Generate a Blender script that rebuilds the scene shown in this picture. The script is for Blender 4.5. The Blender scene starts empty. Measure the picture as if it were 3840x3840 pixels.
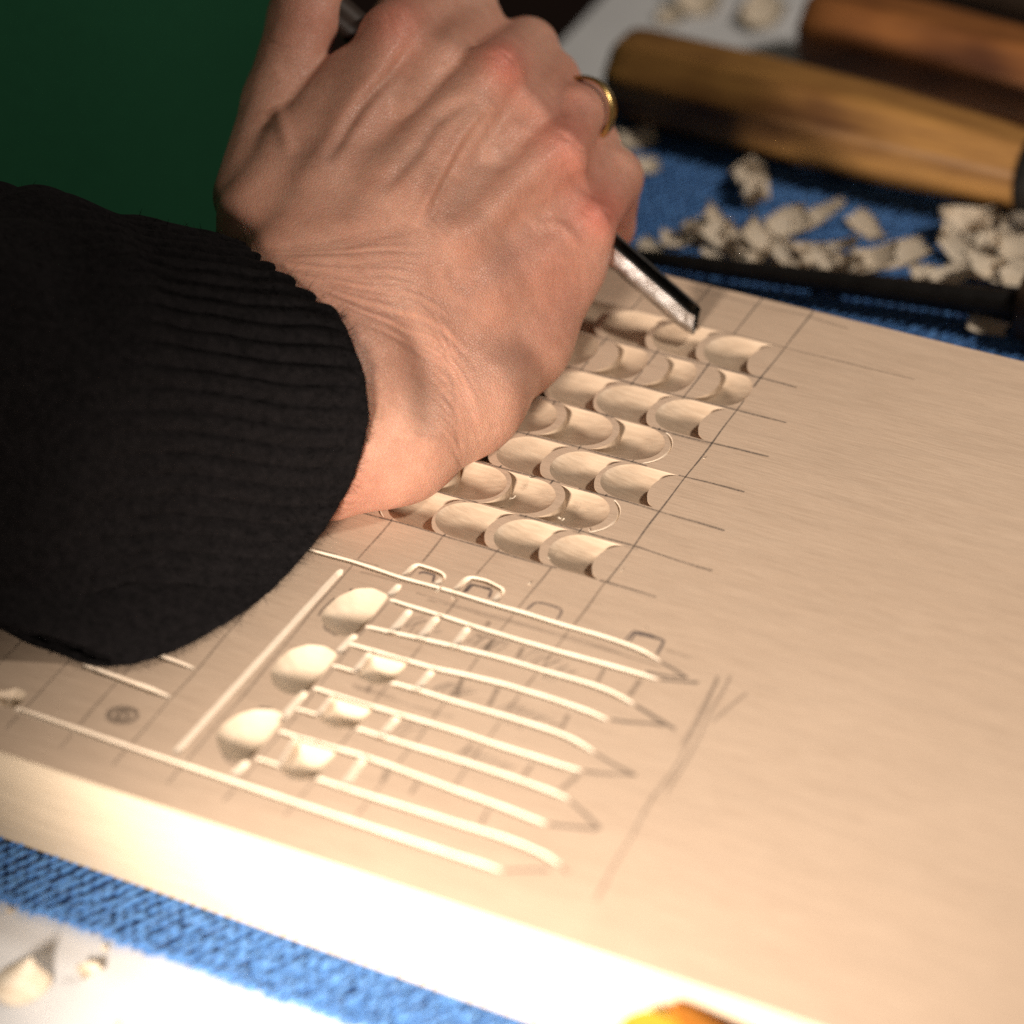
import bpy, bmesh, math, random
import numpy as np
from mathutils import Vector, Matrix, noise as mnoise
from mathutils.geometry import delaunay_2d_cdt

random.seed(7)
rng = np.random.default_rng(7)
SC = bpy.context.scene
COL = SC.collection

# ------------------------------------------------------------------ camera
# Board frame in cells of the pencilled grid (1 cell = 16 mm): u along the
# rows, v away across the board, w up from the board's top.  The camera was
# solved from the crossings of the pencilled grid.
S = 0.016
ZT = 2.10 * S                      # world height of the board's top (table top = 0)
RV = np.array([2.20790448, 0.51016141, -0.33250372])
CAM = np.array([19.40935413, -35.3759907, 33.82331462])
FPX = 12230.27


def rodrigues(r):
    t = np.linalg.norm(r)
    k = r / t
    K = np.array([[0, -k[2], k[1]], [k[2], 0, -k[0]], [-k[1], k[0], 0]])
    return np.eye(3) + np.sin(t) * K + (1 - np.cos(t)) * K @ K


RC = rodrigues(RV)                 # rows: right, down, forward


def ray(x, y):
    return RC.T @ np.array([(x - 1920) / FPX, (y - 1920) / FPX, 1.0])


def W(x, y, w=0.0):
    """photo pixel -> point at height w above the board's top (cells)"""
    d = ray(x, y)
    return CAM + (w - CAM[2]) / d[2] * d


def V(x, y, v):
    """photo pixel -> point on the upright plane v = const (cells)"""
    d = ray(x, y)
    return CAM + (v - CAM[1]) / d[1] * d


TIP = W(2600, 1245, 0)
ZTIP = float((RC @ (TIP - CAM))[2])


def H(x, y, c):
    """photo pixel -> point c cells nearer than the gouge tip"""
    return CAM + ray(x, y) * (ZTIP - c)


def to_px(P):
    q = (np.asarray(P) - CAM) @ RC.T
    return q[..., :2] / q[..., 2:3] * FPX + 1920


def m(P):
    """cells -> metres"""
    P = np.asarray(P, float) * S
    P = P.copy()
    P[..., 2] += ZT
    return P


cam_d = bpy.data.cameras.new('camera')
cam = bpy.data.objects.new('camera', cam_d)
COL.objects.link(cam)
cl = m(CAM)
cam.matrix_world = Matrix(((RC[0][0], -RC[1][0], -RC[2][0], cl[0]),
                           (RC[0][1], -RC[1][1], -RC[2][1], cl[1]),
                           (RC[0][2], -RC[1][2], -RC[2][2], cl[2]),
                           (0, 0, 0, 1)))
cam_d.sensor_width = 36
cam_d.lens = FPX / 3840 * 36
cam_d.clip_start = 0.05
cam_d.clip_end = 50
cam_d.dof.use_dof = True
cam_d.dof.focus_distance = (ZTIP - 3.1) * S
cam_d.dof.aperture_fstop = 4.7
cam_d.dof.aperture_blades = 9
SC.camera = cam

# ------------------------------------------------------------------ light
world = bpy.data.worlds.new('World')
SC.world = world
world.use_nodes = True
bg = world.node_tree.nodes['Background']
bg.inputs[0].default_value = (1.0, 0.86, 0.74, 1)
bg.inputs[1].default_value = 0.05


def spot(name, P, target, power, radius, color, cone_deg, blend):
    L = bpy.data.lights.new(name, 'SPOT')
    L.energy = power
    L.color = color
    L.shadow_soft_size = radius * S
    L.spot_size = math.radians(cone_deg)
    L.spot_blend = blend
    o = bpy.data.objects.new(name, L)
    COL.objects.link(o)
    a = Vector(m(P))
    b = Vector(m(target))
    o.location = a
    o.rotation_euler = (b - a).to_track_quat('-Z', 'Y').to_euler()
    return o


# a desk lamp standing low in front of the board, its beam aimed along the board,
# and a second one standing to the right behind it
spot('desk_lamp', (0.0, -25, 7.6), (3.2, -4.6, -.4), 19.0, 2.2, (1.0, 0.88, 0.765), 64, 1.0)
spot('side_desk_lamp', (22, 17, 29), (-1, 8, 0), 8.0, 2.4, (1.0, 0.90, 0.79), 80, .6)

SC.view_settings.view_transform = 'Standard'
SC.view_settings.look = 'None'
SC.view_settings.exposure = 0.0
SC.view_settings.gamma = 1.0
SC.view_settings.use_curve_mapping = False
SC.render.engine = 'CYCLES'
SC.cycles.use_denoising = False
SC.cycles.max_bounces = 8


# ------------------------------------------------------------------ helpers
def tag(o, label=None, cat=None, group=None, kind=None):
    if label:
        o['label'] = label
    if cat:
        o['category'] = cat
    if group:
        o['group'] = group
    if kind:
        o['kind'] = kind
    return o


def empty(name, P):
    o = bpy.data.objects.new(name, None)
    o.empty_display_size = 0.01
    COL.objects.link(o)
    o.location = m(P)
    return o


def mesh_obj(name, verts, faces, mat, parent=None, smooth=True, cells=True):
    """verts in cells (board frame) unless cells=False"""
    v = m(np.asarray(verts, float)) if cells else np.asarray(verts, float)
    if parent is not None:
        v = v - np.array(parent.matrix_basis.translation if parent.parent is None else
                         parent.parent.matrix_basis.translation)
    me = bpy.data.meshes.new(name)
    me.from_pydata([tuple(a) for a in v], [], [tuple(int(i) for i in f) for f in faces])
    me.materials.append(mat)
    if smooth:
        me.polygons.foreach_set('use_smooth', [True] * len(me.polygons))
    me.update()
    o = bpy.data.objects.new(name, me)
    COL.objects.link(o)
    if parent is not None:
        o.parent = parent
    return o


def grid_faces(n, k, wrap=False, flip=False):
    F = []
    for i in range(n - 1):
        for j in range(k if wrap else k - 1):
            a, b = i * k + j, i * k + (j + 1) % k
            c, d = (i + 1) * k + (j + 1) % k, (i + 1) * k + j
            F.append((a, d, c, b) if flip else (a, b, c, d))
    return F


def basis(d):
    d = np.asarray(d, float)
    d = d / np.linalg.norm(d)
    a = np.array([0, 0, 1.0]) if abs(d[2]) < .9 else np.array([1.0, 0, 0])
    x = np.cross(a, d)
    x /= np.linalg.norm(x)
    return x, np.cross(d, x), d


def lathe(P0, P1, prof, n=24, xdir=None, jit=None, squash=1.0):
    """tube along P0->P1, prof = [(t, r)], closed ends"""
    P0, P1 = np.asarray(P0, float), np.asarray(P1, float)
    x, y, d = basis(P1 - P0)
    if xdir is not None:
        x = np.asarray(xdir, float) - d * np.dot(xdir, d)
        x /= np.linalg.norm(x)
        y = np.cross(d, x)
    Vv = []
    for t, r in prof:
        for k in range(n):
            a = 2 * math.pi * (k + .5) / n
            Vv.append(P0 + (P1 - P0) * t + r * (math.cos(a) * x + squash * math.sin(a) * y))
    F = grid_faces(len(prof), n, True)
    F.append(tuple(range(n))[::-1])
    F.append(tuple(range((len(prof) - 1) * n, len(prof) * n)))
    return Vv, F


# ------------------------------------------------------------------ materials
class NT:
    def __init__(self, name, rough=.5, spec=.5):
        self.mat = bpy.data.materials.new(name)
        self.mat.use_nodes = True
        self.t = self.mat.node_tree
        self.b = self.t.nodes['Principled BSDF']
        self.b.inputs['Roughness'].default_value = rough
        self.b.inputs['Specular IOR Level'].default_value = spec
        self.tc = self.t.nodes.new('ShaderNodeTexCoord')

    def n(self, kind, **kw):
        nd = self.t.nodes.new(kind)
        for k, v in kw.items():
            if k in nd.inputs.keys():
                nd.inputs[k].default_value = v
            else:
                setattr(nd, k, v)
        return nd

    def l(self, a, b):
        self.t.links.new(a, b)

    def mapped(self, scale, rot=(0, 0, 0), src='Object'):
        mp = self.n('ShaderNodeMapping')
        mp.inputs['Scale'].default_value = scale
        mp.inputs['Rotation'].default_value = rot
        self.l(self.tc.outputs[src], mp.inputs['Vector'])
        return mp.outputs[0]

    def noise(self, vec, scale, detail=4, rough=.6):
        nd = self.n('ShaderNodeTexNoise')
        nd.inputs['Scale'].default_value = scale
        nd.inputs['Detail'].default_value = detail
        nd.inputs['Roughness'].default_value = rough
        self.l(vec, nd.inputs['Vector'])
        return nd.outputs['Fac']

    def ramp(self, fac, stops):
        r = self.n('ShaderNodeValToRGB')
        e = r.color_ramp.elements
        while len(e) < len(stops):
            e.new(.5)
        for k, (p, c) in enumerate(stops):
            e[k].position = p
            e[k].color = (*c, 1) if len(c) == 3 else c
        self.l(fac, r.inputs[0])
        return r.outputs[0]

    def mix(self, fac, a, b, mode='MIX'):
        mx = self.n('ShaderNodeMix', data_type='RGBA', blend_type=mode)
        for sock, val in ((mx.inputs[0], fac), (mx.inputs[6], a), (mx.inputs[7], b)):
            if hasattr(val, 'is_output'):
                self.l(val, sock)
            else:
                sock.default_value = val if not isinstance(val, tuple) else (*val, 1)[:4]
        return mx.outputs[2]

    def color(self, c):
        if hasattr(c, 'is_output'):
            self.l(c, self.b.inputs['Base Color'])
        else:
            self.b.inputs['Base Color'].default_value = (*c, 1)
        return self

    def bump(self, h, dist, strength=1.0, prev=None):
        bp = self.n('ShaderNodeBump')
        bp.inputs['Distance'].default_value = dist
        bp.inputs['Strength'].default_value = strength
        self.l(h, bp.inputs['Height'])
        if prev is not None:
            self.l(prev, bp.inputs['Normal'])
        self.l(bp.outputs[0], self.b.inputs['Normal'])
        return bp.outputs[0]


def plain(name, c, rough=.5, metal=0., spec=.5, var=.15, nscale=300):
    t = NT(name, rough, spec)
    f = t.noise(t.mapped((1, 1, 1)), nscale)
    t.color(t.ramp(f, [(.3, tuple(x * (1 - var) for x in c)), (.7, tuple(min(1, x * (1 + var)) for x in c))]))
    t.b.inputs['Metallic'].default_value = metal
    t.bump(f, .0001, .4)
    return t.mat


def wood_board(name, base, streak, bumpd=.00006):
    t = NT(name, .55, .35)
    fine = t.noise(t.mapped((90, 1500, 1500)), 1.0, 4, .75)
    mid = t.noise(t.mapped((38, 420, 420)), 1.0, 4, .7)
    big = t.noise(t.mapped((10, 22, 22)), 1.0, 4, .6)
    d = tuple(x * y for x, y in zip(base, streak))
    c1 = t.ramp(fine, [(.34, d), (.60, base)])
    c2 = t.ramp(mid, [(.38, tuple(x * .91 for x in base)), (.60, tuple(min(1, x * 1.06) for x in base))])
    c = t.mix(.5, c1, c2)
    c3 = t.ramp(big, [(.35, (.96, .95, .94)), (.65, (1, 1, 1))])
    t.color(t.mix(1.0, c, c3, 'MULTIPLY'))
    t.bump(fine, bumpd, .8)
    return t.mat


M_TOP = wood_board('basswood_planed', (.62, .468, .345), (.76, .72, .68))
M_SIDE = wood_board('basswood_edge', (.70, .57, .42), (.90, .88, .84))


def carved_mat():
    t = NT('basswood_fresh_cut', .5, .35)
    fine = t.noise(t.mapped((60, 900, 900)), 1.0, 3, .6)
    lump = t.noise(t.mapped((160, 420, 420)), 1.0, 3, .55)
    t.color(t.ramp(fine, [(.3, (.51, .375, .26)), (.65, (.60, .46, .33))]))
    n1 = t.bump(lump, .00024, .8)
    t.bump(fine, .00006, .7, n1)
    return t.mat


M_CUT = carved_mat()


M_BOWL = wood_board('basswood_bowl_cut', (.74, .60, .45), (.94, .92, .90), .00003)
M_GROOVE = wood_board('basswood_groove_cut', (.82, .69, .55), (.94, .92, .90))


def pencil_mat(name, col, alpha):
    t = NT(name, .6, .3)
    f = t.noise(t.mapped((1800, 1800, 1800)), 1.0, 2, .6)
    t.color(col)
    a = t.ramp(f, [(.30, (alpha * .35,) * 3), (.58, (alpha,) * 3)])
    t.l(a, t.b.inputs['Alpha'])
    return t.mat


M_PENCIL = pencil_mat('graphite', (.08, .072, .07), .66)
M_PENCIL_FAINT = pencil_mat('graphite_faint', (.14, .11, .09), .40)
M_PENCIL_HATCH = pencil_mat('graphite_hatch', (.13, .11, .10), .30)
M_SMUDGE = pencil_mat('graphite_dark', (.05, .05, .07), .75)

# ------------------------------------------------------------------ table
tbl = NT('white_table_top', .45, .4)
tf = tbl.noise(tbl.mapped((1, 1, 1)), 60)
tbl.color(tbl.ramp(tf, [(.3, (.74, .74, .75)), (.7, (.80, .80, .81))]))
WT = -2.10
tv = [(-10.15, -40, WT), (40, -40, WT), (40, 45, WT), (-10.15, 45, WT)]
tv += [(x, y, WT - 1.6) for x, y, _ in tv]
table = mesh_obj('table', tv, [(0, 1, 2, 3), (7, 6, 5, 4), (0, 4, 5, 1), (1, 5, 6, 2), (2, 6, 7, 3), (3, 7, 4, 0)],
                 tbl.mat, smooth=False)
tag(table, kind='structure')

flm = NT('dark_brown_floor', .5, .4)
ff_ = flm.noise(flm.mapped((3, 40, 40)), 1.0, 4, .6)
flm.color(flm.ramp(ff_, [(.3, (.050, .018, .010)), (.7, (.090, .036, .020))]))
floor = mesh_obj('floor', [(-220, -160, -47), (120, -160, -47), (120, 200, -47), (-220, 200, -47)], [(0, 1, 2, 3)], flm.mat, smooth=False)
tag(floor, kind='structure')

# ------------------------------------------------------------------ towel
TOW = -2.00
board_front, board_back = -7.383, 8.231
twl = NT('blue_towel_base', .9, .1)
tn = twl.noise(twl.mapped((1, 1, 1)), 900)
twl.color(twl.ramp(tn, [(.3, (.006, .016, .055)), (.7, (.015, .05, .16))]))
M_TWL = twl.mat
yarn = NT('blue_towel_yarn', .85, .15)
yn = yarn.noise(yarn.mapped((1, 1, 1)), 500)
yarn.color(yarn.ramp(yn, [(.3, (.05, .17, .47)), (.7, (.12, .31, .66))]))
yarn.b.inputs['Sheen Weight'].default_value = .3
M_YARN = yarn.mat

towel = empty('blue_towel', (0, 4, WT))
tag(towel, 'blue woven non-slip towel spread between white table and carved board', 'towel')
T_FRONT, T_BACK, T_L, T_R = -8.42, 16.5, -9.9, 15.0
nz = 260
us = np.linspace(T_L, T_R, nz)
fr = [(u, T_FRONT + (.10 if k % 2 else -.06) + rng.normal(0, .025), TOW - .03 + rng.normal(0, .015)) for k, u in enumerate(us)]
tvv, tff = [], []
for k, u in enumerate(us):
    tvv += [fr[k], (u, T_FRONT + .25, TOW - .02), (u, T_BACK, TOW - .02), (u, T_BACK, WT + .005), (fr[k][0], fr[k][1], WT + .005)]
tff = grid_faces(nz, 5, True, True)
mesh_obj('cloth', tvv, tff, M_TWL, towel, smooth=False)


def capsules(items, n=6):
    """items: (P, dir, half length, radius) -> one mesh"""
    prof = [(-1.0, .35), (-.72, .9), (0, 1.06), (.72, .9), (1.0, .35)]
    ang = np.array([2 * math.pi * k / n for k in range(n)])
    vs, fs, off = [], [], 0
    base_f = [(a, b, c, d) for a, b, c, d in grid_faces(5, n, True)]
    base_f += [tuple(range(n))[::-1], tuple(range(4 * n, 5 * n))]
    for P, d, hl, r in items:
        x, y, d = basis(d)
        for t, k in prof:
            ring = P + d * hl * t + r * k * (np.cos(ang)[:, None] * x + np.sin(ang)[:, None] * y)
            vs.append(ring)
        fs += [tuple(i + off for i in f) for f in base_f]
        off += 5 * n
    return np.concatenate(vs), fs


def yarn_patch(u0, u1, v0, v1, su, sv, keep=lambda u, v: True):
    it = []
    nv = int((v1 - v0) / sv)
    for b in range(nv + 1):
        v = v0 + b * sv
        nu = int((u1 - u0) / su)
        slant = 1 if (b // 4) % 2 == 0 else -1
        for a in range(nu + 1):
            u = u0 + (a + .5 * (b % 2)) * su + rng.normal(0, su * .08)
            vv = v + rng.normal(0, sv * .10)
            if not keep(u, vv):
                continue
            dd = np.array([.42 + rng.normal(0, .14), .9, rng.normal(0, .10)])
            it.append((np.array([u, vv, TOW + rng.normal(0, .012)]), dd, .125 * rng.uniform(.75, 1.2), .046 * rng.uniform(.8, 1.15)))
    return it


items = yarn_patch(-9.8, 5, T_FRONT + .06, board_front + .35, .205, .165)
for k in range(230):            # loose loops along the cut edge
    u = -9.8 + 14.8 * (k + rng.uniform(-.3, .3)) / 230
    items.append((np.array([u, T_FRONT - .02 + rng.normal(0, .04), TOW - .02]), np.array([rng.normal(.2, .35), 1, rng.normal(0, .1)]), .08, .036))
vs, fs = capsules(items)
o = mesh_obj('woven_yarn', vs, fs, M_YARN, towel)
tag(o, kind='stuff')
items = yarn_patch(-9.8, 8, board_back - .2, T_BACK, .20, .165)
vs, fs = capsules(items, 5)
o = mesh_obj('woven_yarn', vs, fs, M_YARN, towel)
tag(o, kind='stuff')

# ------------------------------------------------------------------ carved board
board = empty('carved_board', (-1, .4, -2.0))
tag(board, 'pale basswood board with carved scales, grooves and pencilled grid on blue towel', 'board')
BL, BR = -9.6, 13.0
e = .022
bv = [(BL, board_front, 0 - e), (BR, board_front, 0 - e), (BR, board_back, 0 - e), (BL, board_back, 0 - e),
      (BL, board_front, -1.965), (BR, board_front, -1.965), (BR, board_back, -1.965), (BL, board_back, -1.965),
      (BL + e, board_front + e, 0), (BR - e, board_front + e, 0), (BR - e, board_back - e, 0), (BL + e, board_back - e, 0)]
mesh_obj('edge_faces', bv, [(0, 4, 5, 1)[::-1], (1, 5, 6, 2)[::-1], (2, 6, 7, 3)[::-1], (3, 7, 4, 0)[::-1], (4, 7, 6, 5),
                            (0, 1, 9, 8), (1, 2, 10, 9), (2, 3, 11, 10), (3, 0, 8, 11)],
         M_SIDE, board, smooth=False)

OUTLINES = []        # closed uv polygons cut out of the flat top


def carve(name, Vv, F, rim, mat=None):
    """Vv: hollow's vertices, rim: indices of its outline in order"""
    Vv = [np.array(p, float) for p in Vv]
    F = list(F)
    n0 = len(Vv)
    pts = [Vv[i][:2] for i in rim]
    area = sum(a[0] * b[1] - b[0] * a[1] for a, b in zip(pts, pts[1:] + pts[:1]))
    if area < 0:
        rim = rim[::-1]
        pts = pts[::-1]
    for i in rim:
        Vv.append(np.array([Vv[i][0], Vv[i][1], 0.0]))
    k = len(rim)
    for a in range(k):
        b = (a + 1) % k
        if min(Vv[rim[a]][2], Vv[rim[b]][2]) < -.004:
            F.append((n0 + a, n0 + b, rim[b], rim[a]))
    OUTLINES.append(np.array(pts))
    # keep every face turned upwards
    Fo = []
    for f in F:
        Fo.append(f)
    o = mesh_obj(name, Vv, Fo, mat or M_CUT, board)
    bm = bmesh.new()
    bm.from_mesh(o.data)
    bmesh.ops.remove_doubles(bm, verts=bm.verts, dist=.0000005)
    for f in bm.faces:
        if f.normal.z < -.02:
            f.normal_flip()
    for ed in bm.edges:
        if len(ed.link_faces) == 2 and ed.link_faces[0].normal.angle(ed.link_faces[1].normal, 0) > math.radians(38):
            ed.smooth = False
    bm.to_mesh(o.data)
    bm.free()
    return o


def perimeter(n, k):
    r = [j for j in range(k)]
    r += [i * k + k - 1 for i in range(1, n)]
    r += [(n - 1) * k + j for j in range(k - 2, -1, -1)]
    r += [i * k for i in range(n - 2, 0, -1)]
    return r


def scoop(i, j, s, x1=1.285, D=.235, name='carved_scale'):
    """gouge scoop running up to the stop cut of the arc centred on (i, j+.5);
    s=-1: arc bulges towards -u, s=+1 towards +u"""
    bul = .42 + rng.normal(0, .012)
    x1 = x1 + rng.normal(0, .028)
    D = D * rng.uniform(.86, 1.12)
    hw = .47
    y0 = rng.normal(0, .012)
    N, K = 25, 22
    Vv = []
    ph = rng.uniform(0, 9)
    for a in range(N):
        q = -math.cos(math.pi * a / (N - 1))          # -1..1, denser at the sides
        y = hw * q
        xa = bul * math.sqrt(max(0, 1 - (y / .5) ** 2))
        td = .58 * (1 - math.sqrt(max(0, 1 - q * q)))
        xd = x1 - td * (x1 - bul)
        xd = max(xd, xa + .01)
        for b in range(K):
            x = xa + (xd - xa) * b / (K - 1)
            t = (x1 - x) / (x1 - bul)
            h = hw if t >= .58 else hw * math.sqrt(max(1e-6, 1 - (1 - t / .58) ** 2))
            g = min(1.0, max(0, t)) ** .62
            z = -D * g * max(0, 1 - (y / h) ** 2) ** .85
            z += (.011 * math.sin(13 * x + 5 * y + ph) + .016 * mnoise.noise(Vector((5 * x + ph, 8 * y, i * 3 + j)))) * (-z / D) * (1 if b < K - 1 else 0)
            if b == K - 1 or a in (0, N - 1):
                z = 0
            Vv.append((i + s * x, j + .5 + y0 + y, z))
    return carve(name, Vv, grid_faces(N, K), perimeter(N, K))


def resample(P, step):
    P = np.asarray(P, float)
    L = np.r_[0, np.cumsum(np.linalg.norm(np.diff(P, axis=0), axis=1))]
    n = max(2, int(L[-1] / step) + 1)
    t = np.linspace(0, L[-1], n)
    return np.stack([np.interp(t, L, P[:, k]) for k in range(P.shape[1])], 1)


def smooth_line(P, step, it=2):
    P = resample(P, step)
    for _ in range(it * 3):
        Q = P.copy()
        Q[1:-1] = (P[:-2] + 2 * P[1:-1] + P[2:]) / 4
        P = Q
    return P


def groove(uv, width=.105, depth=.075, taper=(.05, .05), name='carved_groove', skew=-.25, step=.07):
    P = smooth_line(uv, step)
    n = len(P)
    d = np.gradient(P, axis=0)
    d /= np.linalg.norm(d, axis=1)[:, None]
    nn = np.stack([-d[:, 1], d[:, 0]], 1)
    L = np.r_[0, np.cumsum(np.linalg.norm(np.diff(P, axis=0), axis=1))]
    offs = np.array([-1, -.5, 0, .25, .40, .7, 1.0])
    prof = np.array([0, .40, .80, 1, .85, .45, 0])
    Vv = []
    for k in range(n):
        f = 1.0
        if taper[0] > 0:
            f = min(f, .12 + .88 * min(1, L[k] / taper[0]) ** .6)
        if taper[1] > 0:
            f = min(f, .12 + .88 * min(1, (L[-1] - L[k]) / taper[1]) ** .6)
        f *= 1 + .06 * math.sin(L[k] * 2.3 + n)
        endf = 0 if k in (0, n - 1) else 1
        for q, z in zip(offs, prof):
            wq = width / 2 * (.5 + .5 * f) * (1 + .05 * math.sin(9 * L[k] + 3 * q))
            Vv.append((*(P[k] + nn[k] * wq * q), -depth * f * z * endf))
    return carve(name, Vv, grid_faces(n, len(offs)), perimeter(n, len(offs)), M_GROOVE)


def uvs(pts, w=0):
    return [W(x, y, w)[:2] for x, y in pts]


def bowl(outline, centre, D, name, power=1.6, grow=1.0):
    outline = [np.array(centre) + (np.array(q) - centre) * grow for q in outline]
    P = resample(np.array(list(outline) + [outline[0]]), .05)[:-1]
    for _ in range(2):
        P = (np.roll(P, 1, 0) + 2 * P + np.roll(P, -1, 0)) / 4
    c = np.array(centre)
    n = len(P)
    R = [0.0, .12, .25, .38, .5, .62, .73, .83, .91, .96, 1.0]
    Vv = [(c[0], c[1], -D)]
    ph = rng.uniform(0, 9)
    for r in R[1:]:
        for k in range(n):
            q = c + (P[k] - c) * r
            z = -D * (1 - r ** power) ** .9
            z += .004 * math.sin(7 * q[0] + 5 * q[1] + ph) * (1 - r)
            Vv.append((*q, z if r < 1 else 0))
    F = [(0, 1 + k, 1 + (k + 1) % n) for k in range(n)]
    for a in range(len(R) - 2):
        for k in range(n):
            F.append((1 + a * n + k, 1 + (a + 1) * n + k, 1 + (a + 1) * n + (k + 1) % n, 1 + a * n + (k + 1) % n))
    rim = [1 + (len(R) - 2) * n + k for k in range(n)]
    return carve(name, Vv, F, rim, M_BOWL)


def arc_cut(i, j, s):
    P = []
    for k in range(25):
        y = -.46 + .92 * k / 24
        P.append((i + s * .44 * math.sqrt(max(0, 1 - (y / .5) ** 2)), j + .5 + y))
    groove(P, .05, .06, (.2, .2), 'stop_cut', step=.05)


for i in (0, -1, -2, -3):
    scoop(i, 0, -1)
arc_cut(-4, 0, -1)
for i in (-2, -3, -4, -5, -6):
    scoop(i, 1, 1)
    scoop(i, 3, 1)
arc_cut(-1, 1, 1)
arc_cut(-1, 3, 1)
for i in (0, -1, -2, -3, -4, -5):
    scoop(i, 2, -1)
    scoop(i, 4, -1)
for i in (-1, -2, -3, -4):
    scoop(i, 5, 1, x1=.99, D=.20)
for i in (0, -1, -2, -3):
    scoop(i, 6, -1, D=.26)


def z6(*p): return [(800 + x * .5176, 2000 + y * .5176) for x, y in p]
def z7(*p): return [(1700 + x * .6211, 2200 + y * .6211) for x, y in p]
def z3(*p): return [(1200 + x * .5176, 1800 + y * .5176) for x, y in p]
def z8(*p): return [(x * .5176, 2300 + y * .5176) for x, y in p]


G = {}
G[1] = [(1010, 2022), (1157, 2065), (1328, 2111), (1504, 2171), (1614, 2199), (1702, 2224), (1842, 2268), (1955, 2299), (2104, 2346), (2228, 2380), (2333, 2414), (2402, 2442), (2470, 2479)]
G[2] = [(1460, 2251), (1540, 2278), (1649, 2310), (1757, 2346), (1979, 2414), (2135, 2458), (2271, 2495), (2402, 2532), (2461, 2548)]
G[3] = [(1369, 2352), (1468, 2375), (1576, 2398), (1712, 2430), (1886, 2473), (2073, 2529), (2197, 2563), (2290, 2597), (2371, 2641)]
G[4] = [(1307, 2417), (1369, 2435), (1519, 2479), (1628, 2510), (1700, 2524), (1886, 2568), (2073, 2625), (2197, 2669), (2274, 2700)]
G[5] = [(1462, 2562), (1561, 2590), (1700, 2633), (1886, 2687), (2010, 2725), (2104, 2756), (2166, 2787), (2222, 2821)]
G[6] = [(1173, 2582), (1245, 2606), (1385, 2650), (1499, 2683), (1700, 2742), (1886, 2805), (2010, 2843), (2104, 2875), (2175, 2892)]
G[7] = [(1334, 2734), (1431, 2766), (1700, 2848), (1886, 2908), (2010, 2951), (2129, 2998)]
G[8] = [(1043, 2743), (1121, 2771), (1266, 2812), (1369, 2841), (1700, 2964), (1855, 3020), (1979, 3069), (2042, 3091)]
G[9] = [(1184, 2922), (1286, 2957), (1656, 3074), (1886, 3144), (1979, 3181), (2052, 3216), (2094, 3245)]
G[10] = [(57, 2657), (500, 2810), (1000, 2978), (1656, 3196), (1876, 3267)]
for k in G:
    groove(uvs(G[k]), .122 if k != 10 else .130, .060, (.02, .30))
groove(uvs([(1245, 2497), (1335, 2524)]), .10, .07, (.04, .02))
groove(uvs([(1110, 2660), (1195, 2686)]), .10, .07, (.04, .02))
groove(uvs([(960, 2846), (1050, 2876)]), .10, .07, (.04, .02))
groove(uvs([(1283, 2136), (655, 2828)]), .13, .08, (.03, .10))
for a, b in (((1493, 2199), (1466, 2230)), ((1323, 2391), (1278, 2440)), ((1131, 2611), (1066, 2688)), ((919, 2864), (880, 2904)),
             ((1528, 2301), (1478, 2363)), ((1632, 2324), (1583, 2389)), ((1748, 2364), (1707, 2421)),
             ((1611, 2526), (1568, 2582)), ((1482, 2699), (1437, 2756)), ((1352, 2860), (1294, 2946)),
             ((1383, 2459), (1342, 2512)), ((1244, 2624), (1204, 2676)), ((1104, 2786), (1060, 2866))):
    groove(uvs([np.array(a) + .22 * (np.array(a) - b), np.array(b) + .22 * (np.array(b) - a)]), .145, .070, (.08, .04), step=.035)
# carved squares on the top line
sq1 = z3((603, 700), (690, 612), (860, 668), (906, 700), (838, 762))
sq2 = z3((975, 806), (1070, 706), (1200, 732), (1330, 800), (1262, 880))
groove(uvs(sq1), .11, .075, (.02, .02), step=.035)
groove(uvs(sq2), .11, .075, (.02, .02), step=.035)
# short leaf cuts under the cuff
groove(uvs(z8((1000, 262), (1200, 330), (1400, 402))), .13, .075, (.3, .3))
groove(uvs(z8((600, 380), (820, 462), (1020, 535), (1222, 610))), .15, .085, (.3, .35))
dome1 = z6((1262, 462), (1150, 408), (1030, 412), (905, 470), (815, 560), (790, 615), (830, 685), (900, 730), (1005, 742), (1070, 700))
dome2 = z6((892, 884), (800, 828), (680, 817), (560, 852), (470, 930), (422, 1010), (442, 1090), (520, 1150), (620, 1168), (690, 1138))
dome3 = z6((508, 1328), (420, 1290), (300, 1288), (180, 1322), (80, 1390), (32, 1462), (52, 1560), (120, 1630), (215, 1655), (286, 1622))
for dm, ctr in ((dome1, (1010, 610)), (dome2, (650, 1010)), (dome3, (265, 1490))):
    bowl(uvs(dm), uvs(z6(ctr))[0], .28, 'carved_dome', 2.2, 1.06)
cup1 = z6((1150, 893), (1385, 945), (1290, 1068), (1180, 1085), (1062, 1032))
cup2 = z6((880, 1205), (1128, 1278), (1018, 1400), (880, 1395), (790, 1345))
cup3 = z6((610, 1515), (868, 1590), (738, 1762), (590, 1765), (510, 1712))
for cp, ctr in ((cup1, (1215, 1000)), (cup2, (950, 1315)), (cup3, (680, 1660))):
    bowl(uvs(cp), uvs(z6(ctr))[0], .20, 'carved_cup', 2.0, 1.17)
# hollow cut at the far left end of the long groove
bowl(uvs(z8((60, 560), (110, 535), (205, 578), (150, 655), (90, 690), (-60, 650), (-80, 560))), uvs(z8((40, 620)))[0], .22, 'carved_hollow', 1.8)


def inside(poly, Q):
    x, y = Q[:, 0], Q[:, 1]
    r = np.zeros(len(Q), bool)
    n = len(poly)
    for a in range(n):
        x1, y1 = poly[a]
        x2, y2 = poly[(a + 1) % n]
        if y1 == y2:
            continue
        c = (y1 > y) != (y2 > y)
        r ^= c & (x < (x2 - x1) * (y - y1) / (y2 - y1) + x1)
    return r


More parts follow.
